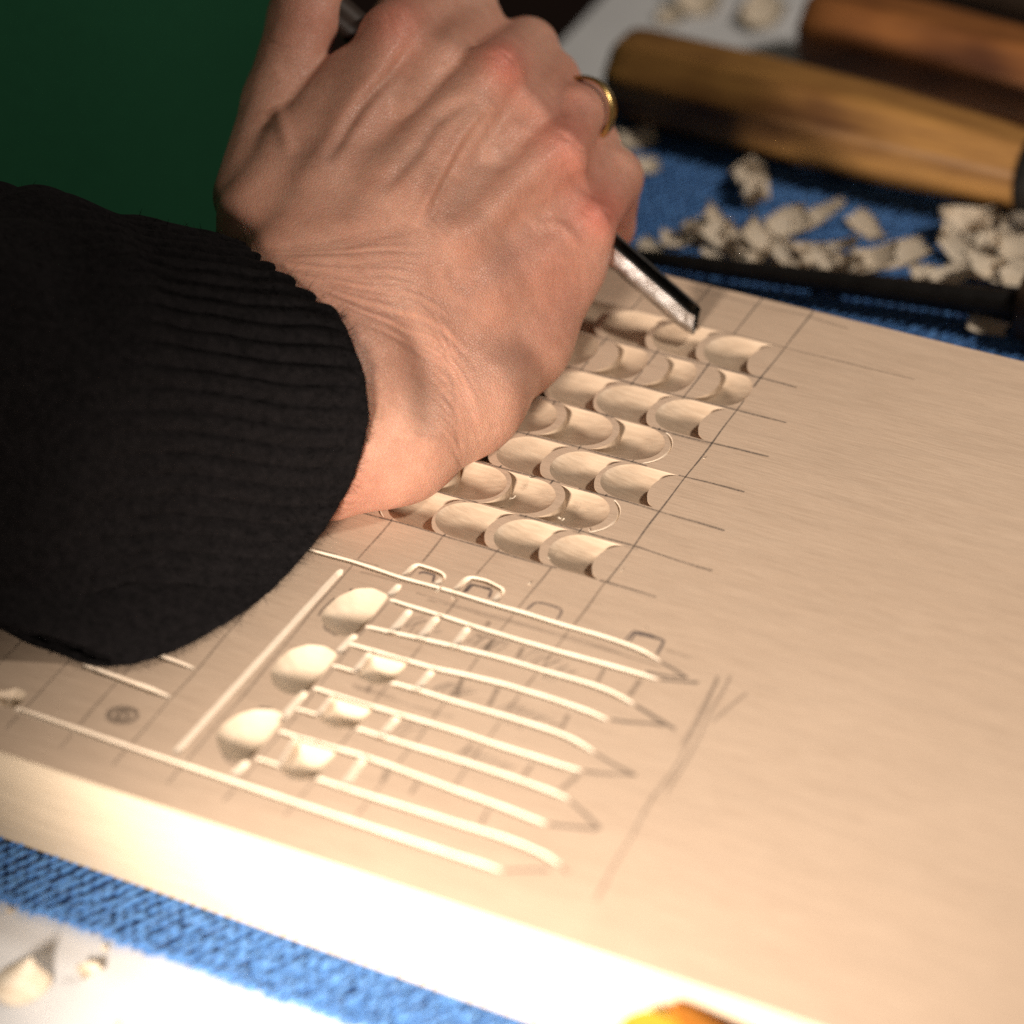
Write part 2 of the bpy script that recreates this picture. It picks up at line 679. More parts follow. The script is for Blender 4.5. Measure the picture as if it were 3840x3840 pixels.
def in_any(Q):
    r = np.zeros(len(Q), bool)
    for P in OUTLINES:
        lo, hi = P.min(0), P.max(0)
        k = np.where((Q[:, 0] > lo[0]) & (Q[:, 0] < hi[0]) & (Q[:, 1] > lo[1]) & (Q[:, 1] < hi[1]))[0]
        if len(k):
            r[k] |= inside(P, Q[k])
    return r


pts = [(BL + e, board_front + e), (BR - e, board_front + e), (BR - e, board_back - e), (BL + e, board_back - e)]
edges = [(0, 1), (1, 2), (2, 3), (3, 0)]
for P in OUTLINES:
    o0 = len(pts)
    pts += [tuple(p) for p in P]
    edges += [(o0 + k, o0 + (k + 1) % len(P)) for k in range(len(P))]
res = delaunay_2d_cdt([Vector(p) for p in pts], edges, [], 1, 1e-6)
cv = np.array([tuple(p) for p in res[0]])
cf = np.array([f for f in res[2] if len(f) == 3])
cen = cv[cf].mean(1)
keep = ~in_any(cen)
tri = cf[keep]
a, b, c = cv[tri[:, 0]], cv[tri[:, 1]], cv[tri[:, 2]]
ar = (b[:, 0] - a[:, 0]) * (c[:, 1] - a[:, 1]) - (b[:, 1] - a[:, 1]) * (c[:, 0] - a[:, 0])
tri = [t if s > 0 else t[::-1] for t, s in zip(tri, ar)]
mesh_obj('planed_top', np.c_[cv, np.zeros(len(cv))], tri, M_TOP, board, smooth=False)


# ------------------------------------------------------------------ pencil marks
def pencil(lines, mat, width=.032, name='pencil_line', wob=.006, h=.006):
    for ln in lines:
        pencil_one([ln], mat, width, name, wob, h)


def pencil_one(lines, mat, width=.032, name='pencil_line', wob=.006, h=.006):
    """each line a uv polyline; one object, cut away over the hollows"""
    Vv, F = [], []
    for uv in lines:
        P = resample(uv, .06)
        n = len(P)
        d = np.gradient(P, axis=0)
        d /= np.linalg.norm(d, axis=1)[:, None] + 1e-9
        nn = np.stack([-d[:, 1], d[:, 0]], 1)
        ph = rng.uniform(0, 9)
        L = np.arange(n) * .06
        P = P + nn * (wob * np.sin(L * 1.7 + ph) + wob * .6 * np.sin(L * 4.3 + 2 * ph))[:, None]
        ok = ~(in_any(P) | in_any(P + nn * width * .5) | in_any(P - nn * width * .5))
        wd = width * (1 + .18 * np.sin(L * 3.1 + ph))
        o0 = len(Vv)
        for k in range(n):
            Vv += [(*(P[k] + nn[k] * wd[k] / 2), h), (*(P[k] - nn[k] * wd[k] / 2), h)]
        for k in range(n - 1):
            if ok[k] and ok[k + 1]:
                F.append((o0 + 2 * k, o0 + 2 * k + 1, o0 + 2 * k + 3, o0 + 2 * k + 2))
    return mesh_obj(name, Vv, F, mat, board, smooth=False)


ends = {0: (2460, 2242), 1: (2671, 2141), 2: (2716, 1991), 3: (2791, 1846), 4: (2882, 1714), 5: (2947, 1588), 6: (2986, 1455), 7: (3428, 1426), 8: (3178, 1234)}
for j, q in ends.items():
    e2 = W(*q)
    pencil([[(-9.2, j), (0, j), (e2[0], e2[1])]], M_PENCIL if j < 7 else M_PENCIL_FAINT, .029, wob=.012)
pencil([[(-9, .94), (-1, .95), (.1, .955)]], M_PENCIL_FAINT, .02)
pencil([[(-9, 3.93), (-1, 3.95), (.0, 3.96)]], M_PENCIL_FAINT, .02)
for i in range(0, -10, -1):
    lo = {0: -5.2, -1: -6.6, -2: -6.8}.get(i, -6.9)
    pencil([[(i + .03, 8.18), (i, 4), (i, 0)]], M_PENCIL, .029, wob=.010)
    pencil([[(i, 0), (i - .02, -1.3), (i, lo)]], M_PENCIL_FAINT if i > -4 else M_PENCIL_FAINT, .036, wob=.012)
# pencilled tips, squares and guide lines of the long motifs
tips = [[(2470, 2479), (2520, 2508), (2576, 2542)], [(2461, 2548), (2540, 2556), (2619, 2563)], [(2420, 2520), (2500, 2538), (2576, 2542)],
        [(2371, 2641), (2450, 2690), (2532, 2737)], [(2274, 2700), (2360, 2710), (2445, 2715)], [(2445, 2715), (2490, 2722)],
        [(2222, 2821), (2300, 2866), (2383, 2908)], [(2175, 2892), (2270, 2903), (2383, 2908)],
        [(2129, 2998), (2190, 3048), (2250, 3108)], [(2042, 3091), (2120, 3102), (2240, 3112)],
        [(2094, 3245), (2130, 3275)], [(1876, 3267), (1960, 3262), (2060, 3262)]]
pencil([uvs(t) for t in tips], M_PENCIL, .05, 'pencil_tip')
sqs = [z3((1480, 955), (1560, 888), (1640, 900), (1745, 935), (1752, 965), (1722, 1010)),
       z7((1035, 325), (1085, 268), (1180, 290), (1272, 330), (1225, 410)),
       z3((1040, 818), (1090, 755), (1190, 780), (1245, 800), (1215, 875)), z3((1060, 812), (1105, 762), (1240, 790)),
       z3((715, 680), (745, 668), (830, 690), (815, 745)), z7((1060, 330), (1095, 285)), z7((1090, 285), (1230, 315))]
pencil([uvs(t) for t in sqs], M_SMUDGE, .04, 'pencil_square')
rul = [z7((1605, 540), (1500, 760), (1340, 1080), (1230, 1250), (1010, 1620), (850, 1890)),
       z7((1665, 540), (1560, 740), (1390, 1100), (1290, 1250)), z7((1760, 640), (1560, 820)), z7((1590, 560), (1380, 960))]
pencil([uvs(t) for t in rul], M_PENCIL_HATCH, .05, 'pencil_guide', .02)
gl = [[(1560, 2225), (1780, 2290), (2080, 2375), (2330, 2450)], [(1600, 2250), (1900, 2330), (2200, 2420), (2480, 2500)],
      [(1420, 2450), (1550, 2490)], [(1330, 2580), (1520, 2640), (1700, 2690)], [(1320, 2570), (1480, 2615)],
      [(2500, 2440), (2590, 2470)], [(1180, 2060), (1420, 2125)], [(1350, 2145), (1500, 2185)]]
pencil([uvs(t) for t in gl], M_PENCIL_FAINT, .025, 'pencil_guide', .01)
# hatching and crossed-out windows between the grooves
hat = []
for (x0, y0, x1, y1, n) in ((1790, 2370, 1900, 2420, 9), (1990, 2440, 2130, 2530, 10), (1560, 2310, 1620, 2380, 6), (1640, 2560, 1760, 2600, 9),
                            (1880, 2640, 2080, 2720, 12), (1480, 2700, 1560, 2740, 4), (1720, 2810, 1900, 2880, 10)):
    for k in range(n):
        f = (k + rng.uniform(-.2, .2)) / n
        x, y = x0 + (x1 - x0) * f, y0 + (y1 - y0) * f
        hat.append(uvs([(x - 45, y + 42 + rng.normal(0, 5)), (x + rng.normal(0, 8), y + 12), (x + 48, y - 2 + rng.normal(0, 6))]))
tag(pencil_one(hat, M_PENCIL_HATCH, .035, 'pencil_hatching', .012), kind='stuff')
bars = [((1830, 2330), (1790, 2390)), ((2270, 2500), (2240, 2560)), ((2400, 2540), (2350, 2620)), ((1845, 2400), (1815, 2450)), ((1960, 2420), (1925, 2490)),
        ((2130, 2680), (2090, 2770)), ((1860, 2580), (1830, 2650)), ((1730, 2545), (1705, 2625)), ((2000, 2870), (1950, 2940)), ((1840, 3035), (1800, 3110)),
        ((1780, 2780), (1740, 2830)), ((1580, 2910), (1540, 2980)), ((1470, 2860), (1430, 2930)), ((2170, 2900), (2080, 2980)), ((1410, 2550), (1380, 2600))]
pencil([uvs(t) for t in bars], M_PENCIL_FAINT, .07, 'pencil_bar', .02)
# small round pencilled mark
mk = []
for rx, ry, ph in ((58, 30, 0), (50, 24, .4), (24, 16, 1.0)):
    mk.append(uvs([(461 + rx * math.cos(a + ph), 2683 + ry * math.sin(a + ph)) for a in np.linspace(0, 6.0, 30)]))
mk.append(uvs([(440, 2700), (452, 2672), (470, 2668), (462, 2686), (486, 2696)]))
pencil_one(mk, M_PENCIL_FAINT, .06, 'pencil_mark')
dom = [z6((1230, 425), (1130, 392), (1000, 405), (880, 470), (795, 560), (772, 620), (812, 700), (890, 745)),
       z6((490, 1308), (420, 1270), (330, 1262)), z6((880, 470), (790, 555), (765, 600)), z6((28, 1450), (30, 1560), (110, 1650), (200, 1690))]
pencil([uvs(t) for t in dom], M_PENCIL, .035, 'pencil_outline')

# ------------------------------------------------------------------ person: hand, sleeve, apron
person = empty('person', H(1250, 1500, 3.4))
tag(person, 'person in black knit sweater and green apron gripping a gouge in the fist', 'person')


def smin(a, b, k):
    h = np.clip(.5 + .5 * (b - a) / k, 0, 1)
    return b + (a - b) * h - k * h * (1 - h)


def cone(X, A, B, ra, rb):
    A, B = np.asarray(A, np.float32), np.asarray(B, np.float32)
    d = B - A
    t = np.clip(((X - A) @ d) / np.dot(d, d), 0, 1)
    q = X - A - t[..., None] * d
    return np.sqrt((q * q).sum(-1)) - (ra + (rb - ra) * t)


def chain(X, pts, k):
    r = None
    for (A, ra), (B, rb) in zip(pts[:-1], pts[1:]):
        s = cone(X, A, B, ra, rb)
        r = s if r is None else smin(r, s, k)
    return r


def hand_sdf(X):
    # palm and wrist
    mc = [[(H(1040, 1120, 3.1), .95), (H(1250, 700, 2.3), .72), (H(1478, 150, .85), .62)],
          [(H(1160, 1180, 3.3), 1.0), (H(1480, 760, 2.45), .80), (H(1842, 300, 1.05), .60)],
          [(H(1260, 1260, 3.4), 1.0), (H(1640, 920, 2.4), .82), (H(2078, 590, 1.0), .58)],
          [(H(1340, 1380, 3.3), 1.0), (H(1750, 1120, 2.2), .85), (H(2180, 860, .72), .56)]]
    palm = None
    for ch in mc:
        s = chain(X, ch, .3)
        palm = s if palm is None else smin(palm, s, .42)
    hyp = chain(X, [(H(2130, 1010, .45), .66), (H(1935, 1270, 1.15), .88), (W(1735, 1480, .86), .98), (W(1480, 1650, .86), 1.0), (W(1230, 1740, .9), .95)], .5)
    palm = smin(palm, hyp, .55)
    wrist = chain(X, [(W(1180, 1500, 1.65), 1.48), (W(900, 1520, 1.55), 1.25), (W(520, 1540, 1.5), 1.05)], .4)
    palm = smin(palm, wrist, .6)
    web = chain(X, [(H(985, 800, 2.2), .78), (H(1120, 600, 1.75), .72), (H(1310, 300, .95), .55)], .3)
    palm = smin(palm, web, .35)
    thenar = chain(X, [(H(1000, 950, 2.2), .8), (H(1250, 700, .4), .9), (H(1700, 900, .2), .9)], .5)
    palm = smin(palm, thenar, .4)
    # fingers
    fing = [[(H(1478, 150, .85), .60), (H(1740, -30, -.9), .56), (H(1560, -30, -2.1), .47), (H(1430, 150, -1.6), .42)],
            [(H(1842, 300, 1.05), .58), (H(1975, 185, -.9), .565), (H(1790, 330, -2.0), .48), (H(1640, 480, -1.4), .42)],
            [(H(2078, 590, 1.0), .56), (H(2150, 430, .1), .53), (H(2188, 405, -1.1), .53), (H(2010, 540, -1.95), .47), (H(1860, 700, -1.3), .42)],
            [(H(2180, 860, .72), .53), (H(2298, 665, -.55), .53), (H(2283, 850, -1.25), .46), (H(2140, 930, -1.0), .40)]]
    fg = None
    for ch in fing:
        s = chain(X, ch, .12)
        fg = s if fg is None else smin(fg, s, .07)
    for A, B, ra, rb in ((H(1630, 235, .95), H(1780, 90, -.7), .56, .54), (H(1945, 445, .95), H(2070, 290, -.7), .54, .50), (H(2115, 730, .70), H(2235, 540, -.8), .46, .44),
                         (H(1520, 430, 1.55), H(1640, 230, .95), .50, .52), (H(1840, 610, 1.50), H(1950, 440, .95), .50, .50), (H(2030, 830, 1.20), H(2120, 730, .75), .46, .44),
                         (H(1560, 300, .5), H(2050, 700, .3), .5, .5)):
        fg = smin(fg, cone(X, A, B, ra, rb), .22)
    r = smin(palm, fg, .16)
    th = chain(X, [(H(955, 735, 1.75), .72), (H(1050, 385, .85), .64), (H(1140, 60, .55), .60), (H(1230, -190, .45), .52)], .2)
    r = smin(r, th, .14)
    return np.maximum(r, .012 - X[..., 2])


def surface_nets(f, lo, h, shape):
    nx, ny, nz = shape
    vol = np.empty(shape, np.float32)
    B = 10
    half = h * B * .5
    bx = [np.arange(0, n_, B) for n_ in shape]
    gx, gy, gz = np.meshgrid(*bx, indexing='ij')
    cen = np.stack([lo[0] + h * gx + half, lo[1] + h * gy + half, lo[2] + h * gz + half], -1).astype(np.float32)
    cs_ = f(cen)
    near = np.abs(cs_) < half * 1.74 + .35
    for a in range(len(bx[0])):
        for b in range(len(bx[1])):
            ks = np.where(near[a, b])[0]
            i0, j0 = bx[0][a], bx[1][b]
            for c in range(len(bx[2])):
                if not near[a, b, c]:
                    vol[i0:i0 + B, j0:j0 + B, bx[2][c]:bx[2][c] + B] = cs_[a, b, c]
            if len(ks):
                k0, k1 = bx[2][ks[0]], min(nz, bx[2][ks[-1]] + B)
                ii, jj = np.arange(i0, min(nx, i0 + B)), np.arange(j0, min(ny, j0 + B))
                X = np.stack(np.meshgrid(lo[0] + h * ii, lo[1] + h * jj, lo[2] + h * np.arange(k0, k1), indexing='ij'), -1).astype(np.float32)
                vol[i0:i0 + B, j0:j0 + B, k0:k1] = f(X)
    neg = vol < 0
    cs = np.array([[a, b, c] for a in (0, 1) for b in (0, 1) for c in (0, 1)])
    cnt = sum(neg[a:nx - 1 + a, b:ny - 1 + b, c:nz - 1 + c].astype(np.int8) for a, b, c in cs)
    act = (cnt > 0) & (cnt < 8)
    idx = np.argwhere(act)
    num = np.full(act.shape, -1, np.int64)
    num[act] = np.arange(len(idx))
    acc = np.zeros((len(idx), 3))
    n = np.zeros(len(idx))
    for p in range(8):
        for q in range(p + 1, 8):
            if np.abs(cs[p] - cs[q]).sum() != 1:
                continue
            A, Bq = idx + cs[p], idx + cs[q]
            va, vb = vol[tuple(A.T)], vol[tuple(Bq.T)]
            k = (va < 0) != (vb < 0)
            t = (va / np.where(k, va - vb, 1))[:, None]
            acc[k] += (A + t * (Bq - A))[k]
            n[k] += 1
    Vv = lo + h * acc / n[:, None]
    F = []
    for ax in range(3):
        o = [0, 0, 0]
        o[ax] = 1
        s0 = neg[:nx - o[0], :ny - o[1], :nz - o[2]]
        s1 = neg[o[0]:, o[1]:, o[2]:]
        ed = np.argwhere(s0 != s1)
        b, c = [(1, 2), (2, 0), (0, 1)][ax]
        eb = np.zeros(3, int)
        eb[b] = 1
        ec = np.zeros(3, int)
        ec[c] = 1
        ok = (ed[:, b] > 0) & (ed[:, c] > 0) & (ed[:, b] < shape[b] - 1) & (ed[:, c] < shape[c] - 1)
        ed = ed[ok]
        qd = np.stack([num[tuple((ed - eb - ec).T)], num[tuple((ed - ec).T)], num[tuple(ed.T)], num[tuple((ed - eb).T)]], 1)
        fl = ~s0[tuple(ed.T)]
        qd[fl] = qd[fl][:, ::-1]
        F.append(qd)
    return Vv, np.concatenate(F)


lo = np.array([-11.2, -2.6, -.15])
hh = .056
shape = tuple(int(s / hh) for s in (10.2, 14.2, 7.2))
hv, hf = surface_nets(hand_sdf, lo, hh, shape)
tmp = bpy.data.meshes.new('tmp')
tmp.from_pydata([tuple(p) for p in hv], [], [tuple(int(i) for i in f) for f in hf])
tob = bpy.data.objects.new('tmp', tmp)
COL.objects.link(tob)
md = tob.modifiers.new('s', 'SUBSURF')
md.levels = md.render_levels = 1
dg = bpy.context.evaluated_depsgraph_get()
hm = bpy.data.meshes.new_from_object(tob.evaluated_get(dg))
bpy.data.objects.remove(tob)
nv = len(hm.vertices)
P = np.empty(nv * 3)
hm.vertices.foreach_get('co', P)
P = P.reshape(-1, 3)
Nn = np.empty(nv * 3)
hm.vertices.foreach_get('normal', Nn)
Nn = Nn.reshape(-1, 3)
PX = to_px(P)
face = np.einsum('ij,ij->i', Nn, (CAM - P) / np.linalg.norm(CAM - P, axis=1)[:, None])
front = np.clip((face - .02) / .25, 0, 1)
vis = front > 0


def pl_dist(line, sub=None):
    """distance of every vertex from a photo polyline, and where along it"""
    L = np.asarray(line, float)
    Q_ = PX if sub is None else PX[sub]
    best = np.full(len(Q_), 1e9)
    tt = np.zeros(len(Q_))
    seg = np.linalg.norm(np.diff(L, axis=0), axis=1)
    tot = seg.sum()
    run = 0
    for a, b, s in zip(L[:-1], L[1:], seg):
        d = b - a
        t = np.clip(((Q_ - a) @ d) / (d @ d), 0, 1)
        q = np.hypot(*(Q_ - a - t[:, None] * d).T)
        k = q < best
        best[k] = q[k]
        tt[k] = (run + t[k] * s) / tot
        run += s
    return best, tt


def curve_pts(L, n=24):
    """smooth curve through photo points"""
    L = np.asarray(L, float)
    if len(L) < 3:
        return L
    out = []
    Q = np.vstack([2 * L[0] - L[1], L, 2 * L[-1] - L[-2]])
    for k in range(1, len(Q) - 2):
        for t in np.linspace(0, 1, max(2, n // (len(L) - 1)), endpoint=False):
            a, b, c, d = Q[k - 1:k + 3]
            out.append(.5 * ((2 * b) + (c - a) * t + (2 * a - 5 * b + 4 * c - d) * t * t + (3 * b - a - 3 * c + d) * t ** 3))
    out.append(L[-1])
    return np.array(out)


disp = np.zeros(nv)


def ridge(line, amp, sig, fade=.18):
    C_ = curve_pts(line, 12)
    lo_, hi_ = C_.min(0) - 3 * sig, C_.max(0) + 3 * sig
    sub = np.where(vis & (PX[:, 0] > lo_[0]) & (PX[:, 0] < hi_[0]) & (PX[:, 1] > lo_[1]) & (PX[:, 1] < hi_[1]))[0]
    if not len(sub):
        return
    d, t = pl_dist(C_, sub)
    e = np.clip(np.minimum(t, 1 - t) / fade, 0, 1) ** .7
    disp[sub] += amp * np.exp(-(d / sig) ** 2) * e


def bumpat(x, y, sig, amp, ang=0, asp=1.0):
    dx, dy = PX[:, 0] - x, PX[:, 1] - y
    c, s = math.cos(ang), math.sin(ang)
    a, b = (c * dx + s * dy), (-s * dx + c * dy) * asp
    return amp * np.exp(-(a * a + b * b) / sig ** 2)


# tendons, valleys between them, veins
ridge([(1560, 850), (1610, 730), (1690, 590), (1770, 470), (1850, 380)], .085, 30)
ridge([(1340, 740), (1470, 540), (1600, 420), (1740, 330), (1840, 260)], .05, 60)
ridge([(1180, 680), (1290, 500), (1390, 320), (1465, 150)], .06, 60)
ridge([(1700, 960), (1850, 800), (1975, 650), (2080, 560)], .06, 55)
ridge([(1222, 610), (1352, 400), (1473, 270), (1545, 160)], -.15, 26)
ridge([(1427, 720), (1566, 559), (1641, 447), (1781, 363)], -.08, 28)
ridge([(1594, 850), (1706, 606), (1790, 470), (1840, 400)], -.075, 22)
ridge([(1632, 840), (1771, 727), (1893, 596), (1960, 480)], -.085, 46)
ridge([(1880, 900), (1990, 760), (2098, 652), (2160, 600)], -.06, 48)
ridge([(1030, 400), (1065, 480), (1085, 580)], .07, 30)
ridge([(1995, 846), (2070, 840), (2125, 866), (2172, 930)], .045, 24)
ridge([(1100, 700), (1180, 600), (1250, 520), (1330, 450)], .03, 40)
ridge([(1700, 1180), (1800, 1080), (1930, 960), (2000, 850)], .03, 40)
ridge([(1650, 980), (1690, 1080), (1760, 1130)], .03, 26)
for x, y, s, a, an, asp in ((1478, 95, 110, .15, -.9, 1.2), (1872, 232, 80, .20, .6, 1.0), (2100, 530, 95, .12, .9, 1.1), (2232, 800, 80, .13, 1.2, 1.2),
                            (1640, 110, 60, -.10, 0, 1), (1960, 420, 70, -.07, .7, 1.6), (2180, 690, 55, -.07, .9, 1.8)):
    disp += bumpat(x, y, s, a, an, asp)
# folds where the wrist bends back
ridge([(1500, 1190), (1575, 1300), (1612, 1420), (1610, 1540), (1590, 1640)], -.07, 55)
ridge([(1480, 1060), (1620, 1200), (1720, 1380), (1775, 1560), (1790, 1720)], .05, 55)
ridge([(1390, 1130), (1500, 1300), (1530, 1480), (1500, 1640)], .05, 60)
ridge([(1000, 930), (1200, 905), (1420, 870), (1560, 840)], -.05, 40)
# fine wrist creases, fanning out from the cuff
cr = np.random.default_rng(11)
for k in range(34):
    f = k / 33
    s0 = np.array([900 + 420 * f, 930 + 260 * f ** 1.3]) + cr.normal(0, 8, 2)
    m0 = np.array([1230 + 330 * f, 900 + 420 * f]) + cr.normal(0, 12, 2)
    e0 = np.array([1560 + 230 * min(1, f * 1.5), 830 + 860 * f]) + cr.normal(0, 14, 2)
    m1 = .5 * (m0 + e0) + np.array([30 * f, -70 * f])
    ridge([s0, m0, m1, e0], -cr.uniform(.004, .013), cr.uniform(7, 11), .25)
for k in range(14):
    f = k / 13
    s0 = np.array([1590 + 60 * f + cr.normal(0, 6), 1150 + 480 * f])
    ridge([s0, s0 + (70, 90), s0 + (110, 220)], -cr.uniform(.006, .014), 8, .3)
for x, y, n_, sp in ((1872, 232, 7, 14), (2105, 525, 6, 15), (1478, 95, 6, 16), (2235, 800, 6, 13)):
    for k in range(n_):                     # small creases on the knuckles
        a = cr.uniform(.2, 1.2)
        c0 = np.array([x, y]) + cr.normal(0, 30, 2)
        dd = np.array([math.cos(a), math.sin(a)]) * cr.uniform(25, 55)
        ridge([c0 - dd, c0 + cr.normal(0, 5, 2), c0 + dd], -.014, 7, .4)
# thumb creases
for k in range(6):
    ridge([(985 + 12 * k, 150 + 26 * k), (1060 + 8 * k, 175 + 22 * k), (1150 - 4 * k, 180 + 24 * k)], -.02, 9, .35)
disp *= front * .82
P2 = P + Nn * disp[:, None]
P2[:, 2] = np.maximum(P2[:, 2], .012)
orig = m(P2) - np.array(person.location)
hm.vertices.foreach_set('co', orig.ravel())
# skin colour: redder over the knuckles and the ulnar edge, bluish over the veins
base = np.array([.61, .335, .24])
red = np.array([.62, .205, .15])
pale = np.array([.68, .40, .285])
blue = np.array([.42, .26, .20])
wr = np.zeros(nv)
for x, y, s, a in ((1478, 85, 120, .75), (1885, 225, 90, .95), (2120, 500, 130, .6), (2245, 800, 100, .85), (2130, 640, 130, .35), (2330, 760, 120, .3),
                   (2080, 1020, 230, .35), (2180, 320, 120, .3), (1180, 60, 120, .35), (1330, 1830, 200, .25), (1930, 330, 90, .35)):
    wr += bumpat(x, y, s, a)
wb = np.zeros(nv)
for line, s, a in (([(1440, 700), (1570, 560), (1640, 450)], 34, .5), ([(1650, 800), (1780, 700), (1890, 600)], 40, .45), ([(1700, 1180), (1800, 1080), (1930, 960)], 50, .5),
                   ([(1225, 600), (1350, 410), (1470, 270)], 40, .45), ([(1560, 1240), (1600, 1400), (1590, 1560)], 60, .4), ([(1110, 560), (1250, 650), (1330, 740)], 80, .35)):
    d, t = pl_dist(line)
    wb += .55 * a * np.exp(-(d / s) ** 2)
wp = bumpat(1500, 1700, 420, .6) + bumpat(1640, 650, 60, .5, -1.0, .4)
for w_ in (wr, wb, wp):
    np.clip(w_, 0, 1, out=w_)
colr = base[None] * (1 - wp[:, None]) + pale[None] * wp[:, None]
colr = colr * (1 - wb[:, None]) + blue[None] * wb[:, None]
wr *= .80
colr = colr * (1 - wr[:, None]) + red[None] * wr[:, None]
at = hm.color_attributes.new('skin', 'FLOAT_COLOR', 'POINT')
at.data.foreach_set('color', np.c_[colr, np.ones(nv)].ravel())
sk = NT('skin', .40, .42)
vc = sk.n('ShaderNodeVertexColor', layer_name='skin')
n1 = sk.noise(sk.mapped((1, 1, 1)), 260, 5, .65)
n2 = sk.noise(sk.mapped((1, 1, 1)), 60, 3, .5)
c1 = sk.mix(1.0, vc.outputs[0], sk.ramp(n1, [(.3, (.90, .86, .84)), (.7, (1.06, 1.04, 1.04))]), 'MULTIPLY')
c1 = sk.mix(1.0, c1, sk.ramp(n2, [(.35, (.92, .86, .84)), (.65, (1.04, 1.04, 1.04))]), 'MULTIPLY')
sk.color(c1)
sk.b.inputs['Subsurface Weight'].default_value = .35
sk.b.inputs['Subsurface Radius'].default_value = (1.0, .32, .16)
sk.b.inputs['Subsurface Scale'].default_value = .0035
vor = sk.n('ShaderNodeTexVoronoi', feature='DISTANCE_TO_EDGE')
vor.inputs['Scale'].default_value = 1300
sk.l(sk.mapped((1, 1, 1)), vor.inputs['Vector'])
ve = sk.ramp(vor.outputs['Distance'], [(0.0, (0, 0, 0)), (.18, (1, 1, 1))])
b1 = sk.bump(ve, .00010, .7)
n3 = sk.noise(sk.mapped((1, 1, 1)), 700, 4, .7)
sk.bump(n3, .0002, .7, b1)
hm.materials.clear()
hm.materials.append(sk.mat)
hm.polygons.foreach_set('use_smooth', [True] * len(hm.polygons))
body = bpy.data.objects.new('body', hm)
COL.objects.link(body)
body.parent = person

# ring on the ring finger
gold = plain('gold', (.62, .42, .16), .32, 1.0)
A0, A1 = H(2078, 590, 1.0), H(2178, 385, -.85)
x_, y_, d_ = basis(A1 - A0)
rc = H(2185, 415, -.30)
d_ = RC[2] + .50 * RC[0] - .12 * RC[1]
x_, y_, d_ = basis(d_)
Vv = []
NR = 64
for k in range(NR):
    a = 2 * math.pi * k / NR
    rad = math.cos(a) * x_ + math.sin(a) * y_
    for pr, pz in ((0, -.13), (.04, -.12), (.055, 0), (.04, .12), (0, .13), (-.03, 0)):
        Vv.append(rc + rad * (.575 + pr) + d_ * pz)
o = mesh_obj('finger_ring', Vv, [(*f,) for f in grid_faces(NR, 6, True)] +
             [((NR - 1) * 6 + j, (NR - 1) * 6 + (j + 1) % 6, (j + 1) % 6, j) for j in range(6)], gold, person)
tag(o, 'plain gold band worn on the ring finger')

# ------------------------------------------------------------------ sleeve
knit = NT('black_wool_knit', .95, .12)
kn = knit.noise(knit.mapped((1, 1, 1)), 420, 4, .7)
knit.color(knit.ramp(kn, [(.3, (.0025, .0021, .0024)), (.7, (.0105, .0088, .0093))]))
knit.b.inputs['Sheen Weight'].default_value = .03
knit.b.inputs['Sheen Roughness'].default_value = .6
knit.b.inputs['Sheen Tint'].default_value = (.35, .30, .30, 1)
knit.bump(kn, .0012, .8)
frontc = [(935, 950, 2.6), (1090, 985, 3.3), (1225, 1095, 4.1), (1330, 1260, 4.75), (1392, 1450, 5.05), (1390, 1640, 4.95), (1325, 1830, 4.7), (1228, 1985, 4.75),
          (1080, 2170, 5.2), (870, 2335, 5.85), (640, 2455, 6.2), (420, 2520, 6.15)]
fc = [H(*q) for q in frontc]
backc = [W(430, 2330, .12), W(560, 2050, .12), W(720, 1760, .2), W(820, 1450, .6), W(830, 1180, 1.7), W(880, 1010, 2.9)]
cuff = np.array(fc + backc)
for k in range(len(cuff)):
    cuff[k][2] = max(cuff[k][2], .10)
NS = 640


def closed_spline(Q, n):
    Q = np.asarray(Q)
    k = len(Q)
    seg = []
    for a in range(k):
        p0, p1, p2, p3 = Q[a - 1], Q[a], Q[(a + 1) % k], Q[(a + 2) % k]
        for t in np.linspace(0, 1, 40, endpoint=False):
            seg.append(.5 * (2 * p1 + (p2 - p0) * t + (2 * p0 - 5 * p1 + 4 * p2 - p3) * t * t + (3 * p1 - p0 - 3 * p2 + p3) * t ** 3))
    seg.append(seg[0])
    L = np.r_[0, np.cumsum(np.linalg.norm(np.diff(np.array(seg), axis=0), axis=1))]
    tt = np.linspace(0, L[-1], n, endpoint=False)
    return np.stack([np.interp(tt, L, np.array(seg)[:, c]) for c in range(3)], 1), L[-1]


